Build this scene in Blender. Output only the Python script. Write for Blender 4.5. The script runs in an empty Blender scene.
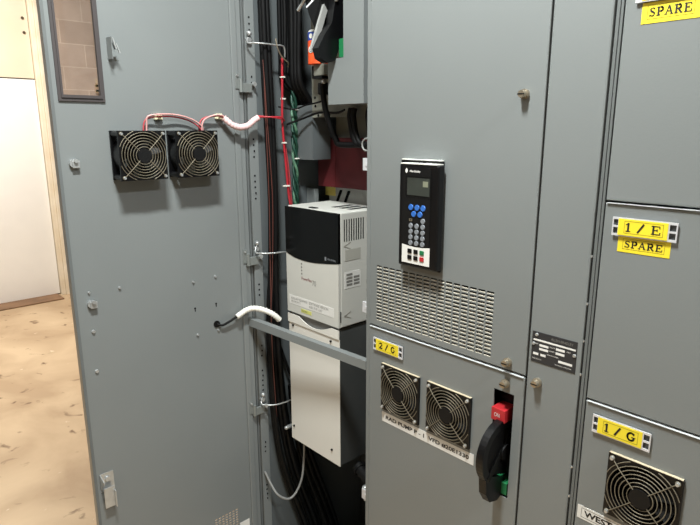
import bpy, bmesh, math, random
from mathutils import Vector, Matrix
random.seed(7)
SC = bpy.context.scene
COL = SC.collection
PI = math.pi

# ------------------------------------------------------------------ camera
cam = bpy.data.objects.new('camera', bpy.data.cameras.new('camera'))
COL.objects.link(cam)
SC.camera = cam
YAW, PITCH, ROLL = math.radians(47.0366), math.radians(13.0186), math.radians(-0.106)
fw = Vector((-math.sin(YAW)*math.cos(PITCH), math.cos(YAW)*math.cos(PITCH), -math.sin(PITCH)))
rt = Vector((math.cos(YAW), math.sin(YAW), 0)); up = rt.cross(fw)
rt, up = rt*math.cos(ROLL)+up*math.sin(ROLL), up*math.cos(ROLL)-rt*math.sin(ROLL)
cam.matrix_world = Matrix(((rt.x, up.x, -fw.x, 0), (rt.y, up.y, -fw.y, -0.9), (rt.z, up.z, -fw.z, 1.5), (0, 0, 0, 1)))
cam.data.sensor_width = 36
cam.data.lens = 573.98/700*36
cam.data.clip_start = 0.02

# ------------------------------------------------------------------ light
W = bpy.data.worlds.new('world'); SC.world = W
W.use_nodes = True
W.node_tree.nodes['Background'].inputs[0].default_value = (0.9, 0.95, 1, 1)
W.node_tree.nodes['Background'].inputs[1].default_value = 0.04
def area(name, loc, sx, sy, power, col, rot=(0, 0, 0)):
    l = bpy.data.lights.new(name, 'AREA'); l.shape = 'RECTANGLE'; l.size = sx; l.size_y = sy
    l.energy = power; l.color = col
    o = bpy.data.objects.new(name, l); o.location = loc; o.rotation_euler = rot; COL.objects.link(o)
    return o
area('aisle_light', (-0.57, -0.60, 2.60), 0.10, 0.28, 38, (0.95, 1.0, 0.98))
area('aisle_light', (1.5, -0.30, 3.1), 0.2, 0.4, 44, (0.94, 0.98, 1.0))  # unseen fill light added to brighten the open door
area('doorway_lamp', (-4.3, -0.3, 3.1), 1.0, 1.0, 80, (1, 0.96, 0.91))
area('far_aisle_lamp', (-1.15, -2.45, 2.9), 0.25, 0.6, 14, (0.98, 1.0, 0.98))
SC.view_settings.view_transform = 'Standard'
SC.view_settings.look = 'None'
SC.view_settings.exposure = 0.54
SC.view_settings.gamma = 1
SC.view_settings.use_curve_mapping = False

# ------------------------------------------------------------------ materials
def lin(c):
    return tuple(((x/255)/12.92 if x/255 <= .04045 else ((x/255+.055)/1.055)**2.4) for x in c)
MATS = {}
def mat(name, rgb, rough=.5, metal=0, var=0, vs=8, bump=0, bs=200, rgb2=None, spec=.5, alpha=None, coat=0):
    if name in MATS: return MATS[name]
    m = bpy.data.materials.new(name); m.use_nodes = True
    nt = m.node_tree; b = nt.nodes['Principled BSDF']
    c = lin(rgb)
    b.inputs['Base Color'].default_value = (*c, 1)
    b.inputs['Roughness'].default_value = rough
    b.inputs['Metallic'].default_value = metal
    b.inputs['Specular IOR Level'].default_value = spec
    if coat: b.inputs['Coat Weight'].default_value = coat
    tc = nt.nodes.new('ShaderNodeTexCoord')
    n = nt.nodes.new('ShaderNodeTexNoise'); n.inputs['Scale'].default_value = vs; n.inputs['Detail'].default_value = 6
    nt.links.new(tc.outputs['Object'], n.inputs['Vector'])
    r = nt.nodes.new('ShaderNodeValToRGB')
    c2 = lin(rgb2) if rgb2 else tuple(x*(1-var) for x in c)
    r.color_ramp.elements[0].position = .35; r.color_ramp.elements[1].position = .65
    r.color_ramp.elements[0].color = (*c2, 1); r.color_ramp.elements[1].color = (*c, 1)
    nt.links.new(n.outputs['Fac'], r.inputs['Fac']); nt.links.new(r.outputs['Color'], b.inputs['Base Color'])
    if bump:
        n2 = nt.nodes.new('ShaderNodeTexNoise'); n2.inputs['Scale'].default_value = bs
        nt.links.new(tc.outputs['Object'], n2.inputs['Vector'])
        bp = nt.nodes.new('ShaderNodeBump'); bp.inputs['Strength'].default_value = bump; bp.inputs['Distance'].default_value = .002
        nt.links.new(n2.outputs['Fac'], bp.inputs['Height']); nt.links.new(bp.outputs['Normal'], b.inputs['Normal'])
    MATS[name] = m
    return m
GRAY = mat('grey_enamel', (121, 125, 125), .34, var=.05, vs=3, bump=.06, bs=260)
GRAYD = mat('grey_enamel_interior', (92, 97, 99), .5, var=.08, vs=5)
EDGE = mat('worn_grey_frame', (100, 104, 104), .45, var=.1)
BLACK = mat('black_void', (9, 9, 10), .9, spec=.1)
BPL = mat('black_plastic', (9, 9, 11), .36, var=.2, vs=30, spec=.35)
BPM = mat('matte_black_plastic', (9, 9, 10), .55, var=.2, spec=.3)
CAB = mat('black_cable_jacket', (13, 13, 14), .55, var=.3, vs=12, spec=.18)
ZINC = mat('zinc_plated_steel', (192, 194, 194), .28, .6, var=.15, vs=40)
BRASS = mat('dull_brass_screw', (176, 164, 144), .3, .75, var=.2, vs=60)
DUST = mat('dusty_wire', (128, 120, 103), .5, .4, var=.25, vs=60)
BEIGE = mat('beige_plastic', (200, 199, 193), .5, var=.04, vs=6)
BEIGE2 = mat('beige_painted_steel', (226, 223, 216), .5, var=.04, vs=4)
DKSIDE = mat('dark_grey_steel', (70, 72, 72), .5, var=.1)
RED = mat('red_plastic', (178, 40, 46), .4, var=.15, vs=20)
REDW = mat('red_wire_jacket', (176, 40, 52), .4, var=.2, vs=40)
PINKW = mat('pink_sleeving', (232, 196, 196), .5, var=.08, vs=60)
PINKR = mat('pale_red_wire', (180, 70, 76), .5, var=.2, vs=80)
WHT = mat('white_plastic', (228, 226, 218), .5, var=.05, vs=40)
GREENW = mat('green_wire_jacket', (14, 62, 48), .5, var=.3, vs=50)
GREENP = mat('green_plastic', (24, 112, 66), .5, var=.2)
MAROON = mat('maroon_barrier_board', (92, 26, 30), .6, rgb2=(74, 20, 25), vs=9)
YEL = mat('yellow_label', (235, 212, 48), .5, var=.05, vs=30)
INK = mat('black_ink', (22, 20, 20), .6)
INKG = mat('grey_ink', (120, 118, 114), .6)
INKR = mat('dark_red_ink', (120, 50, 55), .6)
WLAB = mat('white_label', (222, 220, 216), .5, var=.03)
BLUEB = mat('blue_button', (50, 104, 184), .4, var=.1)
GREYB = mat('grey_button', (126, 130, 136), .45, var=.1)
SCR = mat('dim_screen', (58, 62, 58), .15, rgb2=(46, 48, 44), vs=14)
ORANGE = mat('orange_label', (236, 84, 34), .5, var=.08)
BLUE = mat('blue_label', (40, 70, 160), .5, var=.1)
CHROME = mat('bright_plate', (222, 222, 226), .3, .3, var=.1)
PLATE = mat('black_data_plate', (44, 45, 48), .4, var=.15, vs=50)
TAN = mat('dusty_backing_plate', (124, 124, 114), .55, var=.2, vs=12)
CREAM = mat('cream_door_paint', (226, 214, 192), .5, rgb2=(222, 208, 182), vs=2.2)
CREAMF = mat('cream_frame_paint', (236, 226, 206), .5, rgb2=(226, 212, 186), vs=6)
WDOOR = mat('white_door_paint', (244, 242, 236), .5, var=.02)
GCAB = mat('grey_cable_jacket', (140, 140, 138), .4, var=.1)
CEIL = mat('white_ceiling', (215, 214, 208), .8, var=.03)
WALLP = mat('painted_wall', (140, 140, 136), .8, var=.05)

def floor_mat():
    m = bpy.data.materials.new('worn_concrete_floor'); m.use_nodes = True
    nt = m.node_tree; b = nt.nodes['Principled BSDF']; b.inputs['Roughness'].default_value = .6
    tc = nt.nodes.new('ShaderNodeTexCoord')
    def noise(s, d, dist=0):
        n = nt.nodes.new('ShaderNodeTexNoise'); n.inputs['Scale'].default_value = s; n.inputs['Detail'].default_value = d
        n.inputs['Distortion'].default_value = dist
        nt.links.new(tc.outputs['Object'], n.inputs['Vector']); return n
    def ramp(n, a, ca, bb, cb):
        r = nt.nodes.new('ShaderNodeValToRGB')
        r.color_ramp.elements[0].position = a; r.color_ramp.elements[0].color = (*ca, 1)
        r.color_ramp.elements[1].position = bb; r.color_ramp.elements[1].color = (*cb, 1)
        nt.links.new(n.outputs['Fac'], r.inputs['Fac']); return r
    base = ramp(noise(2.2, 8, .6), .35, lin((176, 150, 118)), .68, lin((206, 182, 148)))
    chips = ramp(noise(16, 5, .5), .70, (0, 0, 0), .75, (1, 1, 1))
    pits = ramp(noise(11, 6, .6), .27, (1, 1, 1), .37, (0, 0, 0))
    mx = nt.nodes.new('ShaderNodeMixRGB'); mx.inputs[2].default_value = (*lin((222, 206, 178)), 1)
    nt.links.new(chips.outputs[0], mx.inputs[0]); nt.links.new(base.outputs[0], mx.inputs[1])
    mx2 = nt.nodes.new('ShaderNodeMixRGB'); mx2.inputs[2].default_value = (*lin((112, 84, 56)), 1)
    nt.links.new(pits.outputs[0], mx2.inputs[0]); nt.links.new(mx.outputs[0], mx2.inputs[1])
    nt.links.new(mx2.outputs[0], b.inputs['Base Color'])
    return m
def block_mat():
    m = bpy.data.materials.new('concrete_block'); m.use_nodes = True
    nt = m.node_tree; b = nt.nodes['Principled BSDF']; b.inputs['Roughness'].default_value = .85
    tc = nt.nodes.new('ShaderNodeTexCoord'); mp = nt.nodes.new('ShaderNodeMapping')
    sp = nt.nodes.new('ShaderNodeSeparateXYZ'); cb = nt.nodes.new('ShaderNodeCombineXYZ')
    nt.links.new(tc.outputs['Object'], sp.inputs[0])
    nt.links.new(sp.outputs['Y'], cb.inputs['X']); nt.links.new(sp.outputs['Z'], cb.inputs['Y'])
    nt.links.new(cb.outputs[0], mp.inputs['Vector']); mp.inputs['Location'].default_value = (.12, .095, 0)
    br = nt.nodes.new('ShaderNodeTexBrick')
    br.inputs['Scale'].default_value = 1; br.inputs['Brick Width'].default_value = .4; br.inputs['Row Height'].default_value = .195
    br.inputs['Mortar Size'].default_value = .004
    br.inputs['Color1'].default_value = (*lin((206, 190, 178)), 1); br.inputs['Color2'].default_value = (*lin((188, 172, 160)), 1)
    br.inputs['Mortar'].default_value = (*lin((222, 208, 194)), 1)
    nt.links.new(mp.outputs[0], br.inputs['Vector'])
    n = nt.nodes.new('ShaderNodeTexNoise'); n.inputs['Scale'].default_value = 7; n.inputs['Detail'].default_value = 6
    nt.links.new(tc.outputs['Object'], n.inputs['Vector'])
    mx = nt.nodes.new('ShaderNodeMixRGB'); mx.blend_type = 'MULTIPLY'; mx.inputs[0].default_value = .4
    nt.links.new(br.outputs['Color'], mx.inputs[1]); nt.links.new(n.outputs['Fac'], mx.inputs[2])
    nt.links.new(mx.outputs[0], b.inputs['Base Color'])
    return m
def glass_mat():
    m = bpy.data.materials.new('tinted_acrylic'); m.use_nodes = True
    nt = m.node_tree; out = nt.nodes['Material Output']
    nt.nodes.remove(nt.nodes['Principled BSDF'])
    t = nt.nodes.new('ShaderNodeBsdfTransparent'); t.inputs[0].default_value = (.93, .91, .89, 1)
    g = nt.nodes.new('ShaderNodeBsdfGlossy'); g.inputs['Roughness'].default_value = .04
    mx = nt.nodes.new('ShaderNodeMixShader'); mx.inputs[0].default_value = .06
    nt.links.new(t.outputs[0], mx.inputs[1]); nt.links.new(g.outputs[0], mx.inputs[2]); nt.links.new(mx.outputs[0], out.inputs[0])
    return m

# ------------------------------------------------------------------ mesh helpers
class MB:
    """collects shapes into one mesh"""
    def __init__(s): s.v = []; s.f = []; s.sm = []
    def _add(s, vs, fs, smooth=False):
        o = len(s.v); s.v += [tuple(p) for p in vs]; s.f += [tuple(i+o for i in f) for f in fs]; s.sm += [smooth]*len(fs); return s
    def box(s, x0, x1, y0, y1, z0, z1, bev=0, seg=2):
        if x1 < x0: x0, x1 = x1, x0
        if y1 < y0: y0, y1 = y1, y0
        if z1 < z0: z0, z1 = z1, z0
        bm = bmesh.new(); bmesh.ops.create_cube(bm, size=1)
        for v in bm.verts: v.co = Vector(((x0+x1)/2+v.co.x*(x1-x0), (y0+y1)/2+v.co.y*(y1-y0), (z0+z1)/2+v.co.z*(z1-z0)))
        if bev: bmesh.ops.bevel(bm, geom=list(bm.edges), offset=bev, segments=seg, affect='EDGES', profile=.5)
        bm.verts.index_update()
        s._add([v.co for v in bm.verts], [[v.index for v in f.verts] for f in bm.faces]); bm.free(); return s
    def cyl(s, p, q, r, n=16, r2=None, cap=True, smooth=True):
        p = Vector(p); q = Vector(q); r2 = r if r2 is None else r2
        d = (q-p).normalized(); a = d.orthogonal().normalized(); b = d.cross(a)
        vs = []
        for c, rr in ((p, r), (q, r2)):
            for i in range(n):
                t = 2*PI*i/n; vs.append(c+(a*math.cos(t)+b*math.sin(t))*rr)
        s._add(vs, [(i, (i+1) % n, n+(i+1) % n, n+i) for i in range(n)], smooth)
        if cap: s._add(vs, [tuple(range(n-1, -1, -1)), tuple(range(n, 2*n))])
        return s
    def tube(s, pts, r, n=8, smoothpath=True, sub=6, closed=False):
        P = [Vector(p) for p in pts]
        if smoothpath and len(P) > 2: P = catmull(P, sub, closed)
        N = len(P); rs = r if isinstance(r, (list, tuple)) else [r]*N
        a = None; vs = []
        for i in range(N):
            if closed: d = (P[(i+1) % N]-P[i-1]).normalized()
            else: d = (P[min(i+1, N-1)]-P[max(i-1, 0)]).normalized()
            a = d.orthogonal().normalized() if a is None else (a-d*a.dot(d)).normalized()
            b = d.cross(a)
            for k in range(n):
                t = 2*PI*k/n; vs.append(P[i]+(a*math.cos(t)+b*math.sin(t))*rs[i])
        fs = []
        M = N if closed else N-1
        for i in range(M):
            j = (i+1) % N
            for k in range(n): fs.append((i*n+k, i*n+(k+1) % n, j*n+(k+1) % n, j*n+k))
        s._add(vs, fs, True)
        if not closed: s._add(vs, [tuple(range(n-1, -1, -1)), tuple((N-1)*n+k for k in range(n))])
        return s
    def sphere(s, c, r, sx=1, sy=1, sz=1, n=12):
        bm = bmesh.new(); bmesh.ops.create_uvsphere(bm, u_segments=n, v_segments=max(6, n//2), radius=1)
        bm.verts.index_update()
        s._add([(c[0]+v.co.x*r*sx, c[1]+v.co.y*r*sy, c[2]+v.co.z*r*sz) for v in bm.verts], [[v.index for v in f.verts] for f in bm.faces], True); bm.free(); return s
    def prism(s, poly, y0, y1, axis='y'):
        """poly of (u,v) extruded along an axis: 'y' -> u=x v=z ; 'x' -> u=y v=z ; 'z' -> u=x v=y"""
        n = len(poly)
        f = {'y': lambda u, v, w: (u, w, v), 'x': lambda u, v, w: (w, u, v), 'z': lambda u, v, w: (u, v, w)}[axis]
        vs = [f(u, v, y0) for u, v in poly]+[f(u, v, y1) for u, v in poly]
        s._add(vs, [(i, (i+1) % n, n+(i+1) % n, n+i) for i in range(n)]+[tuple(range(n-1, -1, -1)), tuple(range(n, 2*n))]); return s
    def ring_plate(s, c, rin, half, y0, y1, n=48, corner=.006):
        """square plate with a round hole, facing -y"""
        inn = []; out = []
        for i in range(n):
            t = 2*PI*i/n+PI/4/ (n/8); cx, sx = math.cos(t), math.sin(t)
            k = half/max(abs(cx), abs(sx))
            u, v = cx*k, sx*k
            e = abs(abs(u)-abs(v))
            inn.append((c[0]+cx*rin, c[1]+sx*rin)); out.append((c[0]+u, c[1]+v))
        vs = []
        for y in (y0, y1):
            vs += [(u, y, v) for u, v in inn]+[(u, y, v) for u, v in out]
        fs = []
        for i in range(n):
            j = (i+1) % n
            fs += [(i, j, n+j, n+i), (2*n+i, 3*n+i, 3*n+j, 2*n+j), (i, 2*n+i, 2*n+j, j), (n+i, n+j, 3*n+j, 3*n+i)]
        s._add(vs, fs); return s
    def sheet(s, u0, u1, v0, v1, holes, w0, w1, axis='y'):
        """flat sheet with rectangular holes; axis is its normal"""
        eps = 1e-6
        U = sorted({u0, u1, *[h[0] for h in holes], *[h[1] for h in holes]}); V = sorted({v0, v1, *[h[2] for h in holes], *[h[3] for h in holes]})
        def dd(L):
            R = [L[0]]
            for x in L[1:]:
                if x-R[-1] > 1e-5: R.append(x)
            return R
        U = dd(U); V = dd(V)
        f = {'y': lambda u, v, w: (u, w, v), 'x': lambda u, v, w: (w, u, v), 'z': lambda u, v, w: (u, v, w)}[axis]
        nu, nv = len(U)-1, len(V)-1
        solid = [[not any(h[0] < (U[i]+U[i+1])/2 < h[1] and h[2] < (V[j]+V[j+1])/2 < h[3] for h in holes) for j in range(nv)] for i in range(nu)]
        ix = {}; vs = []
        def vi(i, j, k):
            if (i, j, k) not in ix: ix[(i, j, k)] = len(vs); vs.append(f(U[i], V[j], (w0, w1)[k]))
            return ix[(i, j, k)]
        fs = []
        S = lambda i, j: 0 <= i < nu and 0 <= j < nv and solid[i][j]
        for i in range(nu):
            for j in range(nv):
                if not solid[i][j]: continue
                fs.append((vi(i, j, 0), vi(i+1, j, 0), vi(i+1, j+1, 0), vi(i, j+1, 0)))
                fs.append((vi(i, j, 1), vi(i, j+1, 1), vi(i+1, j+1, 1), vi(i+1, j, 1)))
                if not S(i-1, j): fs.append((vi(i, j, 0), vi(i, j+1, 0), vi(i, j+1, 1), vi(i, j, 1)))
                if not S(i+1, j): fs.append((vi(i+1, j, 0), vi(i+1, j, 1), vi(i+1, j+1, 1), vi(i+1, j+1, 0)))
                if not S(i, j-1): fs.append((vi(i, j, 0), vi(i, j, 1), vi(i+1, j, 1), vi(i+1, j, 0)))
                if not S(i, j+1): fs.append((vi(i, j+1, 0), vi(i+1, j+1, 0), vi(i+1, j+1, 1), vi(i, j+1, 1)))
        s._add(vs, fs); return s
    def build(s, name, m, parent=None, label=None, recalc=True):
        me = bpy.data.meshes.new(name); me.from_pydata(s.v, [], s.f)
        for p, k in zip(me.polygons, s.sm): p.use_smooth = k
        if recalc:
            bm = bmesh.new(); bm.from_mesh(me); bmesh.ops.recalc_face_normals(bm, faces=bm.faces); bm.to_mesh(me); bm.free()
        me.materials.append(m)
        o = bpy.data.objects.new(name, me); COL.objects.link(o)
        if parent: o.parent = parent
        if label: o['label'] = label
        return o
def catmull(P, sub, closed=False):
    out = []; N = len(P)
    rng = range(N if closed else N-1)
    for i in rng:
        g = (lambda k: P[k % N]) if closed else (lambda k: P[max(0, min(N-1, k))])
        a, b, c, d = g(i-1), g(i), g(i+1), g(i+2)
        for k in range(sub):
            t = k/sub
            out.append(.5*((2*b)+(c-a)*t+(2*a-5*b+4*c-d)*t*t+(3*b-a-3*c+d)*t**3))
    if not closed: out.append(P[-1])
    return out
def tag(o, label, cat, group=None):
    o['label'] = label; o['category'] = cat
    if group: o['group'] = group
    return o
def thing(name, label, cat, loc=(0, 0, 0), rz=0, group=None):
    o = bpy.data.objects.new(name, None); COL.objects.link(o); o.empty_display_size = .05
    o.location = loc; o.rotation_euler = (0, 0, rz)
    return tag(o, label, cat, group)
def copy_tree(o, parent=None):
    c = o.copy(); COL.objects.link(c); c.parent = parent
    for ch in list(o.children): copy_tree(ch, c)
    return c
def struct(o): o['kind'] = 'structure'; return o

def text_mesh(s, w, h, x, y, z, m, name='lettering', parent=None, bold=0.0, ext=.0003):
    """lettering fitted into w x h, lower left at (x,z), facing -y"""
    cu = bpy.data.curves.new('t', 'FONT'); cu.body = s; cu.size = 1; cu.offset = bold; cu.resolution_u = 3
    t = bpy.data.objects.new('t', cu); COL.objects.link(t)
    dg = bpy.context.evaluated_depsgraph_get(); dg.update()
    me = bpy.data.meshes.new_from_object(t.evaluated_get(dg))
    bpy.data.objects.remove(t); bpy.data.curves.remove(cu)
    xs = [v.co.x for v in me.vertices]; ys = [v.co.y for v in me.vertices]
    x0, x1, y0, y1 = min(xs), max(xs), min(ys), max(ys)
    for v in me.vertices:
        v.co = Vector((x+(v.co.x-x0)/(x1-x0)*w, y, z+(v.co.y-y0)/(y1-y0)*h))
    me.name = name; me.materials.clear(); me.materials.append(m)
    o = bpy.data.objects.new(name, me); COL.objects.link(o)
    if parent: o.parent = parent
    return o
# serif letters drawn with strokes on a unit box: (points, thick?)
def arc(cx, cy, rx, ry, a0, a1, n=10):
    return [(cx+rx*math.cos(math.radians(a0+(a1-a0)*i/n)), cy+ry*math.sin(math.radians(a0+(a1-a0)*i/n))) for i in range(n+1)]
GL = {
 '1': (.5, [([(.25, 0), (.25, 1)], 1), ([(.02, .03), (.48, .03)], 0), ([(.02, .8), (.25, .97)], 0)]),
 '2': (.8, [(arc(.38, .72, .28, .25, 170, -30), 1), ([(.62, .6), (.08, .05)], 1), ([(.05, .06), (.72, .06)], 1), ([(.72, .03), (.74, .25)], 0)]),
 '/': (.6, [([(.0, -.02), (.55, 1.02)], 1)]),
 'E': (.9, [([(.18, 0), (.18, 1)], 1), ([(.0, .97), (.78, .97)], 0), ([(.0, .03), (.82, .03)], 0), ([(.2, .52), (.55, .52)], 0), ([(.78, .97), (.78, .75)], 0), ([(.82, .03), (.84, .27)], 0), ([(.55, .4), (.55, .64)], 0)]),
 'G': (1.0, [(arc(.47, .5, .38, .47, 40, 320, 18), 1), ([(.76, .2), (.8, .45)], 1), ([(.55, .45), (.95, .45)], 0), ([(.76, .8), (.78, .97)], 0)]),
 'S': (.75, [(arc(.36, .74, .25, .23, 20, 200), 0), ([(.12, .68), (.6, .36)], 1), (arc(.36, .26, .28, .23, 20, -160), 0), ([(.62, .8), (.62, .98)], 0), ([(.06, .2), (.06, .02)], 0)]),
 'P': (.85, [([(.2, 0), (.2, 1)], 1), ([(0, .03), (.42, .03)], 0), ([(0, .97), (.5, .97)], 0), (arc(.48, .73, .27, .24, 90, -90, 8), 1), ([(.2, .49), (.5, .49)], 0)]),
 'A': (1.0, [([(.12, .03), (.48, 1)], 0), ([(.48, 1), (.84, .03)], 1), ([(.24, .36), (.72, .36)], 0), ([(-.02, .03), (.28, .03)], 0), ([(.68, .03), (1.0, .03)], 0)]),
 'R': (1.0, [([(.2, 0), (.2, 1)], 1), ([(0, .03), (.4, .03)], 0), ([(0, .97), (.5, .97)], 0), (arc(.48, .74, .26, .23, 90, -90, 8), 1), ([(.2, .51), (.5, .51)], 0), ([(.45, .5), (.82, .03)], 1), ([(.75, .03), (.95, .03)], 0)]),
 ' ': (.4, []),
}
def serif(s, w, h, x, y, z, m, parent, gap=.16, wt=.17, name='lettering'):
    tot = sum(GL[c][0] for c in s)+gap*(len(s)-1); k = w/tot; cx = x; mb = MB()
    for c in s:
        adv, st = GL[c]
        for n_, (pts, thick) in enumerate(st):
            hw = (wt if thick else wt*.5)*k/2 if k < h else (wt if thick else wt*.5)*h/2
            P = [Vector((cx+px*k, z+py*h)) for px, py in pts]
            for a, b in zip(P[:-1], P[1:]):
                d = (b-a).normalized()*hw*.4; nn = Vector((-d.y, d.x)).normalized()*hw
                yy = y-.00002*n_
                q = [a-d-nn, b+d-nn, b+d+nn, a-d+nn]
                mb._add([(p.x, yy, p.y) for p in q], [(0, 1, 2, 3)])
        cx += (adv+gap)*k
    return mb.build(name, m, parent, recalc=False)
def outline(mb, x0, x1, y, z0, z1, t):
    mb.box(x0, x1, y, y+.0002, z1-t, z1).box(x0, x1, y, y+.0002, z0, z0+t).box(x0, x0+t, y, y+.0002, z0+t, z1-t).box(x1-t, x1, y, y+.0002, z0+t, z1-t)
    return mb

# ------------------------------------------------------------------ the room
FL = floor_mat(); BLK = block_mat()
o = struct(MB().box(-5.9, 3.2, -4.8, 3.0, -.1, 0).build('floor', FL))
struct(MB().box(-5.9, 3.2, -4.8, 3.0, 3.3, 3.4).build('ceiling', CEIL))
XW = -5.62
struct(MB().sheet(-4.8, 3.0, 0, 3.3, [(-.32, .70, 0, 2.75)], XW-.2, XW, 'x').build('wall_left', BLK))
struct(MB().box(3.0, 3.2, -4.8, 3.0, 0, 3.3).build('wall_right', WALLP))
struct(MB().box(-5.62, 3.0, 2.8, 3.0, 0, 3.3).build('wall_back', BLK))
struct(MB().box(-5.62, 3.0, -4.8, -4.6, 0, 3.3).build('wall_front', WALLP))
d1 = bpy.data.objects.new('door_1', None); COL.objects.link(d1); d1.location = (XW, .2, 0); struct(d1)
d1c = Vector((XW, .2, 0))
def D(mb, n, m, lab=None): 
    mb.v = [(a-d1c.x, b-d1c.y, c) for a, b, c in mb.v]; return mb.build(n, m, d1, lab)
D(MB().box(XW-.09, XW-.03, -.23, .645, .012, 1.925, .002), 'door_leaf', WDOOR)
D(MB().box(XW-.09, XW-.03, -.23, .645, 1.935, 2.62, .002), 'transom_panel', CREAM)
fr = MB()
for (a, b, z0, z1) in ((.650, .70, 0, 2.72), (-.32, -.24, 0, 2.72)):
    fr.box(XW-.12, XW+.0, a, b, z0, z1)
fr.box(XW+.001, XW+.03, .685, .745, 0, 2.78, .003).box(XW+.001, XW+.03, -.365, -.275, 0, 2.78, .003)
fr.box(XW-.01, XW+.012, .6505, .684, 0, 2.70, .003)
fr.box(XW-.12, XW+.0, -.24, .625, 2.64, 2.72)
fr.box(XW+.001, XW+.03, -.275, .655, 2.68, 2.78, .003)
D(fr, 'door_frame', CREAMF)
for z in (2.42, 2.305):
    D(MB().cyl((XW-.03, .605, z), (XW-.024, .605, z), .012, 12), 'panel_bolt', mat('dark_bolt_head', (80, 66, 50), .5))
struct(MB().box(XW-.1, XW+.17, -.30, .62, 0, .012, .003).build('trim_1', mat('stained_sill_concrete', (138, 106, 78), .7, var=.3, vs=6)))
t = thing('wall_outlet', 'small pale outlet with two dark slots on the block wall behind the cabinet window', 'outlet', (XW, 1.155, 1.875))
MB().box(0, .02, -.022, .04, -.045, .045, .003).build('outlet_plate', mat('tan_outlet_plate', (170, 150, 130), .6), t)
for dz in (.022, -.022):
    MB().box(.0195, .022, -.02, .03, dz-.009, dz+.009).build('outlet_slot', BLACK, t)

# ------------------------------------------------------------------ fasteners and repeated builders
def knob_parts(parent, x, z, y=0):
    x += .005
    k = MB().cyl((x, y, z), (x, y-.006, z), .0082, 20).cyl((x, y-.006, z), (x, y-.015, z), .0072, 20, .006).build('quarter_turn_knob', BRASS, parent)
    MB().box(x-.006, x+.006, y-.0156, y-.0145, z-.001, z+.001).build('screw_slot', BPM, k)
    return k
def screw(parent, x, z, y, r=.004, m=None, name='screw'):
    return MB().cyl((x, y, z), (x, y-.003, z), r, 12, r*.75).build(name, m or ZINC, parent)

def make_fan(label, depth, behind, loc, rz, group, cat='fan'):
    """cooling fan, local frame faces -y, back at y=0; behind: part of the body sits behind the sheet"""
    t = thing('cooling_fan', label, cat, loc, rz, group)
    h = .0565
    hb = MB()
    hb.ring_plate((0, 0), .0525, h, -depth, -depth+.005)
    hb.ring_plate((0, 0), .0525, h, -.005+behind, 0+behind)
    # barrel
    n = 40
    for r in (.0525, .0545):
        vs = []
        for y in (-depth+.002, behind-.002):
            for i in range(n):
                a = 2*PI*i/n; vs.append((r*math.cos(a), y, r*math.sin(a)))
        hb._add(vs, [(i, (i+1) % n, n+(i+1) % n, n+i) for i in range(n)], True)
    for sx in (-1, 1):
        for sz in (-1, 1):
            hb.cyl((sx*.0495, -depth+.003, sz*.0495), (sx*.0495, behind-.002, sz*.0495), .0065, 12)
    # four motor struts and motor backing
    for k in range(4):
        a = PI/4+k*PI/2+.3
        hb.tube([(.018*math.cos(a), behind-.004, .018*math.sin(a)), (.0535*math.cos(a), behind-.004, .0535*math.sin(a))], .003, 6, False)
    hb.build('fan_housing', BPL, t)
    im = MB().cyl((0, -depth+.006, 0), (0, behind-.004, 0), .019, 28)
    for k in range(7):
        a0 = 2*PI*k/7; vs = []
        for i in range(5):
            r = .018+i*(.050-.018)/4
            for e, yy in ((0, -depth+.010), (1, min(behind-.006, -depth+.028))):
                a = a0+e*.62+i*.04
                vs.append((r*math.cos(a), yy, r*math.sin(a)))
        vs2 = [(x+.0, y+.0015, z) for x, y, z in vs]
        im._add(vs, [(2*i, 2*i+1, 2*i+3, 2*i+2) for i in range(4)], True)
        im._add(vs2, [(2*i, 2*i+2, 2*i+3, 2*i+1) for i in range(4)], True)
    im.build('fan_blades', BPM, t)
    g = MB()
    gy = -depth-.004
    for r in (.020, .0265, .033, .0395, .046, .0525):
        g.tube([(r*math.cos(2*PI*i/36), gy-.0015*(1-(r/.052)**2), r*math.sin(2*PI*i/36)) for i in range(36)], .00085, 6, False, closed=True)
    for sx in (-1, 1):
        for sz in (-1, 1):
            g.tube([(sx*.0115, gy-.002, sz*.0115), (sx*.036, gy-.0015, sz*.036), (sx*.0465, gy+.001, sz*.0465)], .0009, 6, False)
            g.tube([((sx*.0495)+.0035*math.cos(2*PI*i/12), -depth-.0015, (sz*.0495)+.0035*math.sin(2*PI*i/12)) for i in range(12)], .001, 6, False, closed=True)
    for q in range(4):
        g.tube([(.059*math.cos(q*PI/2+math.radians(a)), gy+.001, .059*math.sin(q*PI/2+math.radians(a))) for a in range(21, 70, 6)], .00085, 6, False)
    g.build('wire_guard', DUST, t)
    if behind > 0: MB().box(-h+.001, h-.001, -depth, -.0005, h, h+.0008).build('dusty_top_edge', mat('pale_dusty_edge', (190, 176, 150), .6), t)
    MB().cyl((0, gy-.0034, 0), (0, gy, 0), .0165, 24).build('hub_disc', BPM, t)
    for sx in (-1, 1):
        for sz in (-1, 1):
            MB().cyl((sx*.0495, -depth-.001, sz*.0495), (sx*.0495, -depth-.0058, sz*.0495), .0036, 10, .003).build('guard_screw', ZINC, t)
    return t

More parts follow.
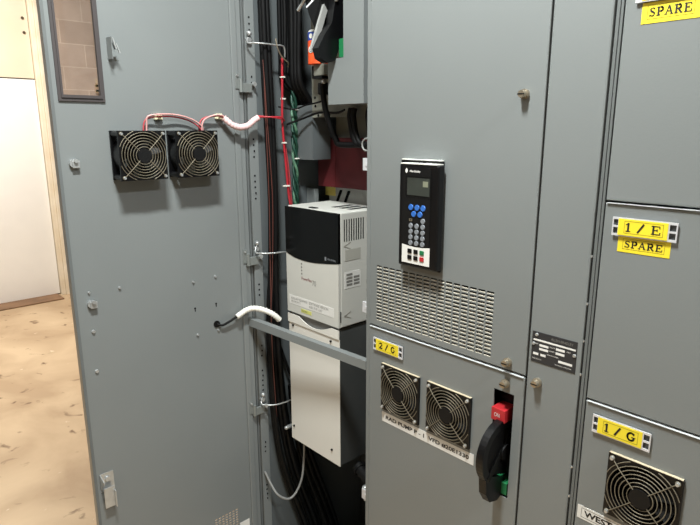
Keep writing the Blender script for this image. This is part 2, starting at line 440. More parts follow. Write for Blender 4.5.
def holder(label, x0, x1, z0, z1, txt, loc_y=0, group=None, tilt=0):
    """plate holder with open slots at both ends and a yellow card"""
    w, h = x1-x0, z1-z0
    t = thing('nameplate_holder', label, 'nameplate', (x0, loc_y, z0), 0, group)
    t.rotation_euler = (0, tilt, 0)
    e = w*.075
    MB().sheet(0, w, 0, h, [(w*.018, w*.018+e, h*.12, h*.45), (w*.018, w*.018+e, h*.55, h*.88), (w-w*.018-e*1.3, w-w*.018, h*.12, h*.45), (w-w*.018-e*1.3, w-w*.018, h*.55, h*.88)], -.0045, -.0025).box(w*.11, w*.86, -.0025, -.0002, h*.05, h*.95).build('holder_frame', CHROME, t)
    MB().box(.001, w-.001, -.0008, 0, .001, h-.001).build('holder_back', DKSIDE, t)
    MB().box(w*.10, w*.865, -.0052, -.0046, h*.06, h*.94).build('yellow_card', YEL, t)
    outline(MB(), w*.2, w*.8, -.0054, h*.18, h*.84, .0005).build('card_border', mat('olive_ink', (120, 110, 20), .6), t)
    if txt: serif(txt, w*.54, h*.44, w*.225, -.0056, h*.29, INK, t, wt=.22)
    return t
def sticker(label, x0, x1, z0, z1, txt, m=YEL, y=0, tilt=0):
    w, h = x1-x0, z1-z0
    t = thing('sticker', label, 'sticker', (x0, y, z0), 0); t.rotation_euler = (0, tilt, 0)
    MB().box(0, w, -.0006, 0, 0, h).build('backing', m, t)
    if txt == 'SPARE':
        outline(MB(), w*.1, w*.9, -.0008, h*.2, h*.86, .0005).build('card_border', mat('olive_ink', (120, 110, 20), .6), t)
        serif(txt, w*.72, h*.40, w*.14, -.001, h*.33, INK, t, wt=.22)
    return t

# ------------------------------------------------------------------ open cabinet (left section)
XD = -1.37
CX0 = -1.41
cab = thing('open_cabinet', 'tall grey cabinet section standing open, its door swung wide to the left', 'cabinet', (0, 0, 0))
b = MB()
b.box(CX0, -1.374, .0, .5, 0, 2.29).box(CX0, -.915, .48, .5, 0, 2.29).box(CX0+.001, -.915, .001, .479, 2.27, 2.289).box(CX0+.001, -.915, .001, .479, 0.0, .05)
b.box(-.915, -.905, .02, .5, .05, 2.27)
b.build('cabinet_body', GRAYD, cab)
MB().box(-1.3735, -.916, .135, .479, 1.93, 1.95).build('shading_shelf', GRAYD, cab)  # unseen shelf added to shade the cabinet interior
MB().box(-1.373, -.9165, .43, .455, .055, 1.925).build('back_panel', DKSIDE, cab)
# punched frame flange beside the hinge
fl = MB().box(-1.3735, -1.368, -.003, .026, .05, 2.25, .0008)
MB().box(-1.385, -1.376, -.0155, -.0035, .05, 2.25).box(-1.376, -1.3725, -.0115, -.0070, .05, 2.25).build('hinge_gap_blocker', EDGE, cab)  # strip added to stop light leaking through the hinge gap
fl.build('punched_flange', GRAY, cab)
hz = []
for base in (1.79, 1.64, 1.475, 1.375, 1.06, .87, .79, .55, .40):
    for k in range(random.choice((3, 4, 5))): hz.append(base-k*.016)
for z in hz:
    MB().cyl((-1.3675, .010+random.choice((0, .002)), z), (-1.3672, .010, z), .0028, 10).build('punched_hole', BLACK, cab)
post = MB().box(-.914, -.902, .003, .05, .05, 2.25, .001).box(-.925, -.914, .03, .05, .05, 2.25).build('frame_post', GRAY, cab)
for (z, zz) in ((1.438, 1.410), (1.101, 1.074), (.597, .568)):
    MB().box(-.943, -.9145, .018, .022, zz, z, .001).cyl((-.93, .018, (z+zz)/2), (-.93, .0165, (z+zz)/2), .004).build('latch_tab', CHROME, cab)
# the door: sheet in the plane x = XD, y -.5 .. -.03
perf = []
for r in range(16):
    for c in range(7):
        y0 = -.176+c*.0118; z0 = .366-r*.0085
        perf.append((y0, y0+.0085, z0-.0045, z0))
door = MB().sheet(-.5, -.016, .08, 2.2, [(-.4735, -.395, 1.5745, 2.02)]+perf, XD-.0025, XD, 'x')
door.box(XD-.018, XD-.003, -.5, -.497, .08, 2.2).box(XD-.018, XD-.003, -.019, -.016, .08, 2.2)
door.box(XD-.018, XD-.003, -.4969, -.0191, .08, .083).box(XD-.018, XD-.003, -.4969, -.0191, 2.197, 2.2)
dr = door.build('door', GRAY, cab)
MB().box(XD, XD+.006, -.05, -.032, .085, 2.195, .002).build('hinge_side_lip', GRAY, dr)
MB().box(XD, XD+.001, -.5, -.493, .085, 2.195).build('free_edge_lip', EDGE, dr)
g = MB()
Y0, Y1, Z0, Z1 = -.4840, -.3845, 1.562, 2.035
g.sheet(Y0, Y1, Z0, Z1, [(Y0+.0105, Y1-.0105, Z0+.0135, Z1-.0135)], XD, XD+.004, 'x')
g.sheet(Y0+.006, Y1-.006, Z0+.007, Z1-.007, [(Y0+.0105, Y1-.0105, Z0+.0135, Z1-.0135)], XD+.004, XD+.0065, 'x')
g.build('window_gasket', mat('dark_brown_rubber', (62, 56, 56), .55), dr)
MB().box(XD-.0015, XD-.0005, Y0+.0106, Y1-.0106, Z0+.0136, Z1-.0136).build('window_pane', glass_mat(), dr)
# latches and screws on the door
l = MB().box(XD, XD+.0012, -.368, -.345, 1.655, 1.70).box(XD, XD+.028, -.369, -.3675, 1.655, 1.702, .0004)
l.box(XD+.018, XD+.0195, -.3674, -.3600, 1.660, 1.690, .0004)
l.build('door_catch', GRAY, dr)
MB().prism([(-.3675, 1.700), (-.3645, 1.700), (-.3575, 1.676), (-.3605, 1.676)], XD+.026, XD+.029, 'x').prism([(-.3600, 1.688), (-.3575, 1.688), (-.3500, 1.668), (-.3530, 1.668)], XD+.026, XD+.029, 'x').box(XD+.0185, XD+.0259, -.3600, -.3555, 1.676, 1.684).build('catch_spring', ZINC, dr)
for (y, z) in ((-.468, 1.428), (-.462, 1.100)):
    k = MB().cyl((XD, y, z), (XD+.008, y, z), .009, 16).box(XD+.008, XD+.011, y-.004, y+.012, z-.010, z+.006, .001)
    k.cyl((XD+.008, y+.003, z+.006), (XD+.016, y+.003, z+.006), .0045, 12).build('latch_pawl', ZINC, dr)
for (y, z, r) in ((-.464, 1.128, .0028), (-.463, 1.031, .0045), (-.465, .930, .0045), (-.392, 1.126, .0035), (-.197, 1.105, .0035), (-.130, 1.108, .0035), (-.194, .955, .0038), (-.130, .953, .0035)):
    MB().cyl((XD, y, z), (XD+.004, y, z), r, 12, r*.8).build('screw', ZINC, dr)
for y in (-.196, -.132):
    MB().box(XD+.0003, XD+.0006, y-.0012, y+.0012, 1.022, 1.032).cyl((XD, y, 1.031), (XD+.0006, y, 1.031), .0026, 10).build('keyhole_slot', BLACK, dr)
MB().box(XD, XD+.0006, -.092, -.058, .270, .312).build('white_door_label', WLAB, dr)
MB().cyl((XD+.0002, -.134, .972), (XD+.003, -.134, .972), .0095, 18).build('cable_grommet', BPM, dr)
# lower catch: triangular bracket with a tongue
q = MB().prism([(XD, .656), (XD+.028, .646), (XD+.028, .640), (XD, .612)], -.486, -.484, 'y')
q.box(XD, XD+.0012, -.486, -.452, .606, .656)
q.box(XD+.014, XD+.0158, -.4835, -.456, .566, .622, .0006).box(XD+.0158, XD+.026, -.4600, -.4570, .566, .612, .001)
q.cyl((XD+.0012, -.468, .640), (XD+.006, -.468, .640), .006, 12)
q.build('lower_catch', ZINC, dr)
# hinges join the door lip and the flange
for z in (1.62, 1.145, .678):
    h = MB().box(XD+.006, XD+.0085, -.043, -.030, z-.014, z+.026, .0008).cyl((XD+.009, -.027, z-.022), (XD+.009, -.027, z+.012), .0055, 12).box(XD+.004, XD+.0125, -.029, .006, z-.022, z+.002, .001).build('hinge', mat('dull_hinge_steel', (128, 132, 130), .45, .35), cab)
    MB().cyl((XD+.009, .012, z), (XD+.0175, .012, z), .006, 8).build('hinge_bolt', ZINC, h)
    MB().cyl((XD+.008, -.038, z+.020), (XD+.012, -.038, z+.020), .003, 8).build('hinge_rivet', ZINC, h)
# interior duct and rear plates, upper part
MB().box(-1.330, -1.262, .134, .1355, 1.418, 1.567).box(-1.330, -1.3285, .1356, .2, 1.418, 1.567).box(-1.2635, -1.262, .1356, .2, 1.418, 1.567).box(-1.3284, -1.2636, .1985, .2, 1.418, 1.567).box(-1.3284, -1.2636, .1356, .1984, 1.418, 1.42).build('wiring_channel', GRAYD, cab)
MB().box(-1.3735, -1.33, .20, .203, 1.20, 1.329).box(-1.33, -1.322, .19, .203, 1.20, 1.329).build('small_bracket_plate', GRAY, cab)
pb = MB().box(-1.325, -.917, .206, .21, 1.338, 1.478).box(-1.25, -1.2475, .2045, .206, 1.338, 1.478)
pb.build('barrier_board', MAROON, cab)
MB().box(-1.33, -.917, .252, .256, .9, 1.333).build('mounting_plate', mat('pale_mounting_plate', (176, 176, 170), .5, var=.1), cab)
MB().box(-1.345, -1.30, .2505, .252, 1.305, 1.331).build('warning_sticker', mat('dull_yellow_sticker', (232, 210, 110), .5, var=.1), cab)
for x in (-1.297, -1.262):
    MB().prism([(x, 1.29), (x+.010, 1.29), (x+.028, 1.325), (x+.018, 1.325)], .250, .252).build('slanted_slot', BLACK, cab)
# tan upper mounting plate with holes
MB().sheet(-1.262, -.917, 1.533, 1.90, [], .135, .138).build('upper_mounting_plate', TAN, cab)
for (x, z) in ((-1.249, 1.585), (-1.248, 1.563), (-1.20, 1.60), (-1.25, 1.70), (-1.236, 1.538), (-1.19, 1.538)):
    MB().cyl((x, .1348, z), (x, .134, z), .0038, 10).build('mounting_hole', BLACK, cab)
MB().box(-1.265, -.917, .225, .23, 1.478, 1.60).build('rear_tan_plate', TAN, cab)
MB().cyl((-1.095, .20, 1.49), (-1.095, .224, 1.49), .014, 12).build('rear_stud', BPM, cab)
# cross bar
cb = MB()
xa, ya, za = -1.362, -.0155, .9668; xb, yb, zb = -.926, .032, .953
def slanted(mb, a, b, dy, dz):
    a = Vector(a); b = Vector(b); vs = []
    for p in (a, b): vs += [p, p+Vector((0, dy, 0)), p+Vector((0, dy, dz)), p+Vector((0, 0, dz))]
    mb._add(vs, [(0, 1, 2, 3), (4, 7, 6, 5), (0, 4, 5, 1), (1, 5, 6, 2), (2, 6, 7, 3), (3, 7, 4, 0)]); return mb
slanted(cb, (xa, ya-.018, za), (xb, yb-.018, zb), .018, -.0015)
slanted(cb, (xa, ya-.018, za-.0016), (xb, yb-.018, zb-.0016), .0015, -.021)
cbo = cb.build('cross_bar', GRAY)
tag(cbo, 'bare grey metal angle bar bridging the open cabinet in front of the drive', 'bar')

# ------------------------------------------------------------------ closed sections
def panel_unit(name, label, cat, x0, x1, z0, z1, holes=(), depth=.42, y=0, group=None, lip=True):  # lip: add the painted highlight strip along the top edge
    t = thing(name, label, cat, ((x0+x1)/2, 0, z0), 0, group)
    cx = (x0+x1)/2
    p = MB()
    # front skin with rolled edges
    bv = .0025
    p.sheet(x0-cx+bv, x1-cx-bv, bv, z1-z0-bv, [(a-cx, b_-cx, c-z0, d-z0) for a, b_, c, d in holes], y, y+.002)
    X0, X1, ZA, ZB = x0-cx, x1-cx, 0, z1-z0
    # quarter-round lips
    n = 4
    prof = [(bv*(1-math.sin(PI/2*i/n)), bv*(1-math.cos(PI/2*i/n))) for i in range(n+1)]  # inset, y
    loops = []
    for ins, yy in prof:
        loops.append([(X0+ins, y+yy, ZA+ins), (X1-ins, y+yy, ZA+ins), (X1-ins, y+yy, ZB-ins), (X0+ins, y+yy, ZB-ins)])
    loops = loops
    # ins: starts bv at y=0 -> ends 0 at y=bv
    loops.append([(X0, y+.018, ZA), (X1, y+.018, ZA), (X1, y+.018, ZB), (X0, y+.018, ZB)])
    for A, B in zip(loops[:-1], loops[1:]):
        vs = A+B
        p._add(vs, [(i, (i+1) % 4, 4+(i+1) % 4, 4+i) for i in range(4)], False)
    o = p.build('front_panel', GRAY, t)
    if lip: MB().box(X0+.003, X1-.003, y-.0028, y+.012, ZB+.0001, ZB+.0009).build('top_edge_highlight', mat('pale_edge_highlight', (196, 199, 200), .4, var=.15, vs=30), t)  # thin pale strip paints the highlight along the panel's top lip
    MB().sheet(X0+.004, X1-.004, .004, ZB-.004, [], .40, .402).box(X0+.004, X0+.006, .02, .40, .004, ZB-.004).box(X1-.006, X1-.004, .02, .40, .004, ZB-.004).box(X0+.006, X1-.006, .02, .40, .004, .006).box(X0+.006, X1-.006, .02, .40, ZB-.006, ZB-.004).build('unit_housing', DKSIDE, t)
    t['cx'] = cx; t['z0'] = z0
    return t, cx, z0
vent = []
for c in range(16):
    for r in range(17):
        x = -.877+c*.01935; z = 1.204-r*.00775
        vent.append((x-.0005, x+.0152, z-.0053, z))
u, cx, z0 = panel_unit('drive_cabinet_unit', 'tall grey unit with black keypad and slotted vent, above the 2/G unit', 'electrical cabinet', -.900, -.4965, 1.0605, 2.10, vent)
knob_parts(u, -.538-cx, 1.558-z0); knob_parts(u, -.538-cx, 1.077-z0)
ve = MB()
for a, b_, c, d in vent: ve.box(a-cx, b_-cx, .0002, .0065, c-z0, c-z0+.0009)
ve.build('vent_edge_highlights', mat('lit_bare_beige_slat', (212, 204, 188), .5), u)  # beige ledges paint the light caught on the slots' bare lower edges
MB().sheet(-.880-cx, -.565-cx, 1.07-z0, 1.208-z0, [], .012, .0135).build('vent_screen', BPM, u)
u2, cx2, z02 = panel_unit('motor_starter_unit', 'grey unit marked 2/G with twin fans and a switch handle', 'electrical cabinet', -.900, -.4965, .25, 1.0555,
    [(-.559, -.516, .795, 1.015), (-.853, -.744, .866, .975), (-.718, -.609, .866, .975)])
knob_parts(u2, -.539-cx2, 1.034-z02)
wy = thing('wireway_door', 'narrow grey door with a black data plate between the two columns of units', 'door', (-.4445, 0, .05))
MB().box(-.0488, .0480, .0, .018, .0, 2.1, .003).build('door_panel', GRAY, wy)
knob_parts(wy, -.476+.4445, 1.057-.05)
# frame behind the closed sections
fr = thing('section_frame', 'grey steel frame strip between the wireway door and the right hand units', 'frame', (-.387, 0, 0))
MB().box(-.0065, -.0012, .001, .03, .05, 2.2, .0008).box(-.0004, .0038, .001, .03, .05, 2.2, .0008).box(-.0065, .0038, .02, .49, .0, 2.29).build('frame_strip', EDGE, fr)
MB().box(-.105, -.012, .021, .49, .0, .04).build('frame_rail', EDGE, fr)
for z in (1.30, 1.22, 1.155, 1.095, .92, .862):
    MB().cyl((-.0095, .004, z), (-.0095, .0015, z), .0022, 8).build('frame_rivet', ZINC, fr)
rows = [('grey unit of the right column with a yellow SPARE sticker at its top edge', 1.3925, 1.7215, ()),
        ('grey unit marked 1/E in the middle of the right column', 1.0585, 1.3885, ()),
        ('grey unit marked 1/G with one fan, lowest of the right column', .45, 1.0545, [(-.331, -.222, .870, .979)])]
for lab, a, c, hl in rows:
    panel_unit('motor_starter_unit', lab, 'electrical cabinet', -.3815, .03, a, c, hl)
panel_unit('motor_starter_unit', 'grey blank unit at the very top of the right column', 'electrical cabinet', -.3815, .03, 1.7255, 2.10)

# ------------------------------------------------------------------ name plates, stickers
holder('framed yellow 2/G nameplate above the left fan of the twin pair', -.8830, -.7925, 1.003, 1.0330, '2 / G')
holder('framed yellow 1/E nameplate of the right column', -.3660, -.2735, 1.3405, 1.369, '1 / E')
holder('framed yellow 1/G nameplate above the single fan', -.3655, -.2735, 1.005, 1.0365, '1 / G')
holder('framed nameplate at the top right, mostly cut by the picture edge', -.3655, -.2735, 1.6745, 1.705, None)
sticker('yellow SPARE sticker under the 1/E nameplate', -.3565, -.2810, 1.3155, 1.3400, 'SPARE')
sticker('yellow SPARE sticker at the upper right corner of the picture', -.3565, -.2810, 1.6455, 1.6735, 'SPARE')
s = sticker('long white strip label under the twin fans', -.8555, -.597, .830, .8545, None, WLAB, tilt=0)
text_mesh('RAD PUMP P - 1  VFD #20E1330', .235, .0105, .012, -.0009, .0075, INK, parent=s, bold=.03)
s = sticker('white strip label under the single fan of the lower right unit', -.3775, -.250, .832, .8575, None, WLAB)
text_mesh('WEST PUMP', .1, .0115, .012, -.0009, .0075, INK, parent=s, bold=.03)
outline(MB(), .007, .119, -.0008, .004, .022, .0005).build('label_border', INK, s)
dp = thing('data_plate', 'black riveted data plate with white fields on the narrow wireway door', 'data plate', (-.4875, 0, 1.094))
MB().box(0, .083, -.001, 0, 0, .057, .0003).build('plate_sheet', PLATE, dp)
f = MB()
for (a, b_, c, d) in ((.003, .081, .0405, .0435), (.015, .032, .0315, .0355), (.015, .032, .0245, .0285), (.046, .062, .0325, .0365), (.046, .062, .025, .029),
                      (.004, .014, .0140, .0180), (.018, .028, .0140, .0180), (.052, .077, .0115, .0155)):
    f.box(a, b_, -.0014, -.001, c, d)
f.build('printed_fields', WLAB, dp)
text_mesh('ALLEN-BRADLEY', .04, .0045, .036, -.0015, .048, INKG, parent=dp)
for (tx, x, z, w) in (('SERIES', .003, .034, .01), ('VOLTS', .034, .034, .01), ('AMPS', .034, .027, .01), ('PH', .066, .034, .006), ('CATALOG NUMBER', .03, .019, .022), ('MADE IN U.S.A.', .003, .006, .018), ('MILWAUKEE, WISCONSIN', .046, .005, .03)):
    text_mesh(tx, w, .0022, x, -.0015, z, WLAB, parent=dp)
for (x, z) in ((.0085, .0515), (.0035, .034), (.0795, .032)):
    MB().cyl((x, -.001, z), (x, -.003, z), .0033, 12, .0025).build('rivet', ZINC, dp)

# ------------------------------------------------------------------ fans
for (x, z, lab) in ((-.7985, .9205, 'front fan under the 2/G nameplate, left of the twin pair'), (-.6635, .9205, 'front fan beside the switch handle, right of the twin pair')):
    make_fan(lab, .006, .03, (x, 0, z), 0, 'panel fans of the closed units')
make_fan('lone front fan with dusty guard on the 1/G unit, cut by the lower edge', .006, .03, (-.2765, 0, .9245), 0, 'panel fans of the closed units')
make_fan('fan on the inside of the open door, the one nearer the window', .051, -.001, (XD, -.3262, 1.4425), PI/2, 'fans on the open door')
make_fan('fan on the inside of the open door, the one nearer the hinges', .051, -.001, (XD, -.1864, 1.4425), PI/2, 'fans on the open door')

# ------------------------------------------------------------------ keypad
kp = thing('operator_keypad', 'black operator keypad with small screen and blue buttons above the slotted vent', 'keypad', (-.7505, 0, 1.2190))
MB().box(-.054, .054, -.006, 0, 0, .2215, .002).build('mounting_bezel', BPL, kp)
MB().box(-.041, .060, -.0255, -.006, .006, .2145, .004, 3).build('keypad_body', BPL, kp)
KX = .752; KZ = 1.2205; KY = -.0257
pale = mat('pale_highlight_strip', (225, 225, 218), .4)  # pale strips paint the lamp glare along the keypad's top edges
MB().box(-.052, .0525, -.0064, -.0005, .2216, .2234).build('bezel_highlight', pale, kp)
MB().box(-.037, .056, -.0262, -.0065, .2146, .2164).build('body_highlight', pale, kp)
MB().box(-.7825+KX, -.7105+KX, KY-.0008, KY, .0125, .2085, .0003).build('face_plate', BPM, kp)
fy = KY-.0009
MB().box(-.7695+KX, -.7125+KX, fy-.0008, fy, 1.374-KZ, 1.4085-KZ).build('screen', SCR, kp)
MB().box(-.729+KX, -.716+KX, fy-.001, fy-.0008, 1.392-KZ, 1.403-KZ).build('screen_reading', mat('lit_grey_text', (120, 122, 104), .5), kp)
outline(MB(), -.774+KX, -.7085+KX, fy-.0008, 1.3705-KZ, 1.4125-KZ, .0006).build('screen_border', BPL, kp)
text_mesh('Allen-Bradley', .028, .0058, -.7645+KX, fy-.0003, 1.418-KZ, WLAB, parent=kp, bold=.02)
MB().prism([(-.7755+KX, 1.420-KZ), (-.7725+KX, 1.417-KZ), (-.7695+KX, 1.420-KZ), (-.7695+KX, 1.4235-KZ), (-.7725+KX, 1.427-KZ), (-.7755+KX, 1.4235-KZ)], fy-.0005, fy).build('maker_mark', WLAB, kp)
def button(x, z, r, m, sy=1, name='button'):
    MB().cyl((x+KX, fy, z-KZ), (x+KX, fy-.0018, z-KZ), r, 16, r*.88).build(name, m, kp)
for x in (-.7590, -.7430, -.7275): button(x, 1.3497, .0062, BLUEB)
for x in (-.7512, -.7350): button(x, 1.3367, .0062, BLUEB)
for x, z in ((-.7435, 1.356), (-.7585, 1.3425)): pass
MB().sheet(-.7625+KX, -.7550+KX, 1.3215-KZ, 1.3265-KZ, [(-.7612+KX, -.7563+KX, 1.3228-KZ, 1.3252-KZ)], fy-.001, fy).build('indicator_window', BRASS, kp)
button(-.7270, 1.3243, .0055, GREYB)
for i in range(4):
    for x in (-.7582, -.7427, -.7270):
        button(x, 1.3125-i*.0117, .0055, GREYB)
wp = [(-.7810, .0510-.0000), (-.7090, .0525)]
MB().prism([(-.7808+KX, 1.2345-KZ), (-.7080+KX, 1.2345-KZ), (-.7080+KX, 1.2725-KZ)] + [(-.7080+KX-.0728*i/8, 1.2725-KZ-.003*math.sin(PI*i/8)) for i in range(1, 8)] + [(-.7808+KX, 1.2725-KZ)], fy-.0006, fy).build('white_key_field', WLAB, kp)
fy -= .0007
for x, z, m in ((-.7590, 1.2602, BPL), (-.7430, 1.2602, BPL), (-.7270, 1.2602, GREENP), (-.7590, 1.2470, BPL), (-.7430, 1.2470, BPL), (-.7270, 1.2470, RED)):
    MB().box(x-.0055+KX, x+.0055+KX, fy-.0018, fy, z-.0045-KZ, z+.0045-KZ, .001).build('start_stop_button', m, kp)

# ------------------------------------------------------------------ switch handles
def make_switch(label, loc):
    """disconnect switch: mechanism in a slot, lever plate in the y-z plane; origin at slot centre bottom"""
    t = thing('disconnect_switch', label, 'switch', loc)
    MB().box(-.024, .021, .03, .055, -.005, .225).build('mechanism_plate', BPM, t)
    MB().box(-.021, .009, -.008, .03, .160, .186, .001).build('on_flag', RED, t)
    text_mesh('ON', .012, .008, -.014, -.0085, .169, WLAB, parent=t)
    MB().box(-.016, .018, .0, .03, .006, .032, .001).build('off_flag', GREENP, t)
    MB().cyl((-.018, .012, .002), (.018, .012, .002), .0035, 8).build('slot_pin', ZINC, t)
    # lever: thick annular half disc, hub, spokes and grip
    h = MB(); cy, cz, R = -.008, .100, .064
    n = 22; out = []; inn = []
    for i in range(n+1):
        a = math.radians(62+i*(236-62)/n); out.append((cy+R*math.cos(a), cz+R*math.sin(a))); inn.append((cy+(R-.016)*math.cos(a), cz+(R-.016)*math.sin(a)))
    h.prism(out+inn[::-1], -.008, .007, 'x')
    h.build('lever_rim', BPL, t)
    w = MB(); pts = [(cy+(R-.016)*math.cos(math.radians(62+i*(236-62)/n)), cz+(R-.016)*math.sin(math.radians(62+i*(236-62)/n))) for i in range(n+1)]
    w.prism(pts+[(.02, .04), (.024, .15)], -.006, .003, 'x')
    w.cyl((.003, cy+.012, cz-.004), (.011, cy+.012, cz-.004), .016, 20)
    w.prism([(cy-.045, cz-.038), (cy-.038, cz-.048), (cy+.008, cz), (cy, cz+.010)], .003, .008, 'x')
    w.prism([(cy+.008, cz+.008), (cy+.016, cz+.004), (cy+.03, cz+.035), (cy+.022, cz+.04)], .003, .008, 'x')
    w.build('lever_web', BPM, t)
    MB().prism([(-.056, .064), (-.012, .050), (.012, .034), (.010, .006), (-.012, -.004), (-.038, .004), (-.052, .026)], -.010, .006, 'x').build('lever_grip', BPL, t)
    k = MB()
    k.tube([(.0035, cy+.046*math.cos(math.radians(a)), cz+.046*math.sin(math.radians(a))) for a in range(80, 170, 10)], .0014, 6)
    k.build('lever_groove', mat('worn_black_edge', (70, 72, 74), .4), t)
    return t
make_switch('black lever switch with red flag, in the slot of the 2/G unit', (-.537, 0, .794))

# ------------------------------------------------------------------ variable speed drive
vfd = thing('variable_speed_drive', 'beige motor drive with black upper cover mounted inside the open cabinet', 'motor drive', (-1.1885, .065, .57))
def V(x0, x1, y0, y1, z0, z1): return (x0+1.1885, x1+1.1885, y0-.065, y1-.065, z0-.57, z1-.57)
hs = MB().box(*V(-1.3045, -1.0725, .072, .235, .984, 1.293), .003)
hs.box(*V(-1.3045, -1.0725, .236, .246, .99, 1.29))
hso = hs.build('drive_housing', BEIGE, vfd)
# front cover: black top part whose lower edge is a sagging curve, beige below
N = 16
cur = [(-1.3035+.2305*i/N, 1.161-.0145*math.sin(PI*(i/N)**.75)) for i in range(N+1)]
cur = [(x+1.1885, z-.57) for x, z in cur]
MB().prism([(-1.3035+1.1885, 1.2915-.57), (-1.0735+1.1885, 1.2915-.57)]+cur[::-1], -.002, .0068).build('upper_cover', mat('glossy_black_cover', (8, 9, 10), .2, var=.1, spec=.3), vfd)
MB().prism([(-1.3035+1.1885, .985-.57)]+[(x, z-.0012) for x, z in cur]+[(-1.0735+1.1885, .985-.57)], -.001, .0068).build('lower_cover', BEIGE, vfd)
VX, VZ = 1.1885, -.57
text_mesh('Allen-Bradley', .034, .0065, -1.116+VX, -.0025, 1.164+VZ, GREYB, parent=vfd, bold=.01)
MB().prism([(-1.127+VX, 1.1625+VZ), (-1.121+VX, 1.1625+VZ), (-1.121+VX, 1.1725+VZ), (-1.127+VX, 1.1725+VZ)], -.0028, -.0021).build('maker_mark', GREYB, vfd)
text_mesh('PowerFlex', .046, .009, -1.2325+VX, -.0013, 1.090+VZ, INKR, parent=vfd, bold=.01)
text_mesh('70', .016, .015, -1.184+VX, -.0013, 1.082+VZ, INKG, parent=vfd)
for k in range(4): MB().box(-1.234+VX, -1.229+VX, -.0014, -.001, 1.134+VZ-k*.0095, 1.138+VZ-k*.0095).build('status_mark', INKG, vfd)
lb = MB().box(-1.293+VX, -1.093+VX, -.0016, -.001, 1.010+VZ, 1.036+VZ).build('white_strip_label', WLAB, vfd)
text_mesh('AUXILIARY EQUIPMENT\nFED FROM F-1', .078, .016, -1.284+VX, -.0019, 1.015+VZ, INKG, parent=vfd)
text_mesh('SOFTWARE VERSION\n4.001 P.W. 6-07', .084, .018, -1.200+VX, -.0019, 1.014+VZ, INKG, parent=vfd)
MB().box(-1.238+VX, -1.190+VX, -.0016, -.001, .994+VZ, 1.0045+VZ).build('small_yellow_label', mat('pale_yellow_label', (206, 206, 120), .5, var=.1), vfd)
text_mesh('CAUTION', .026, .004, -1.236+VX, -.0019, .997+VZ, INK, parent=vfd)
vfd.scale = (.972, 1, 1); vfd.location.x = -1.1915
# side vents, side labels
sv = MB()
for k in range(9): sv.box(-1.0727+VX, -1.0722+VX, .018+k*.0085, .0215+k*.0085, 1.217+VZ, 1.275+VZ)
for k in range(9): pass
sv.build('side_vent', BLACK, vfd)
for (y0, y1, z0_, z1_, m) in ((.022, .078, 1.165, 1.195, mat('pale_side_label', (170, 168, 160), .5)), (.020, .078, 1.09, 1.135, WLAB)):
    MB().box(-1.0725+VX, -1.0719+VX, y0, y1, z0_+VZ, z1_+VZ).build('side_label', m, vfd)
fp = MB()
for i in range(4):
    for j in range(2):
        if (i+j) % 5 != 4: fp.box(-1.0718+VX, -1.0716+VX, .026+j*.026, .048+j*.026, 1.096+VZ+i*.0092, 1.1025+VZ+i*.0092)
fp.build('side_label_print', INKG, vfd)
for z in (1.205, 1.015):
    MB().prism([(.016, z+VZ), (.042, z+.010+VZ), (.042, z+.0085+VZ), (.021, z+VZ), (.042, z-.0085+VZ), (.042, z-.010+VZ)], -1.0724+VX, -1.0718+VX, 'x').build('moulded_arrow', mat('shaded_beige_groove', (140, 137, 128), .6), vfd)
MB().box(-1.0724+VX, -1.0716+VX, .004, .007, 1.0+VZ, 1.03+VZ).build('cover_tab', BPM, vfd)
MB().box(-1.215+VX, -1.185+VX, .014, .026, 1.293+VZ, 1.2955+VZ, .001).build('top_clip', BPM, vfd)
tp = MB()
for k in range(3, 6): tp.box(-1.28+VX+k*.032, -1.262+VX+k*.032, .07, .14, 1.2932+VZ, 1.2936+VZ)
tp.build('top_vent', BPM, vfd)
# the lower conduit box
lo = MB()
X0, X1 = -1.306+VX, -1.0765+VX
lo.box(X0, X1, .004, .006, .0, .380, .0005)
lo.build('lower_box_front', BEIGE2, vfd)
lq = MB().box(X0+.001, X0+.003, .0062, .17, .002, .41).box(X1-.003, X1-.001, .0062, .17, .002, .41).box(X0+.003, X1-.003, .0062, .17, .002, .004).box(X0+.003, X1-.003, .168, .17, .004, .41)
lq.build('lower_box_shell', DKSIDE, vfd)
# concave upper lip
cc = [(X0+(X1-X0)*i/14, .407-.020*max(0, math.sin(PI*(i-3)/9)) if 3 <= i <= 12 else .407) for i in range(15)]
MB().prism([(X0, .381)]+cc+[(X1, .381)], .0008, .0038).build('lower_box_lip', BEIGE2, vfd)
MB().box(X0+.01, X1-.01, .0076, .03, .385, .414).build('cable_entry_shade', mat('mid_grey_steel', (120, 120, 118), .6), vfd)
for (x, z) in ((X0+.022, .372), (X1-.035, .368), (X0+.014, .045), (X1-.035, .040)):
    MB().cyl((x, .004, z), (x, .0005, z), .0032, 12).build('cover_screw', BPM, vfd)
# cover reveal between housing and box
pin = tag(MB().cyl((-1.32, .06, .60), (-1.32, .085, .60), .006, 12).sphere((-1.32, .058, .60), .0062).build('round_stud', ZINC), 'small bright stud just left of the drive lower box', 'stud')
gland = thing('cable_gland', 'black cable gland with a zinc bolt below the drive, beside the frame post', 'cable gland', (-1.0, .10, .54))
MB().cyl((-.055, .02, .015), (.07, -.01, -.005), .016, 16).cyl((-.062, .022, .017), (-.05, .019, .014), .021, 6).build('gland_body', BPM, gland)
MB().cyl((.012, -.024, -.03), (.012, -.024, .006), .0045, 10).sphere((.012, -.024, .01), .009, sz=.6).build('gland_bolt', ZINC, gland)

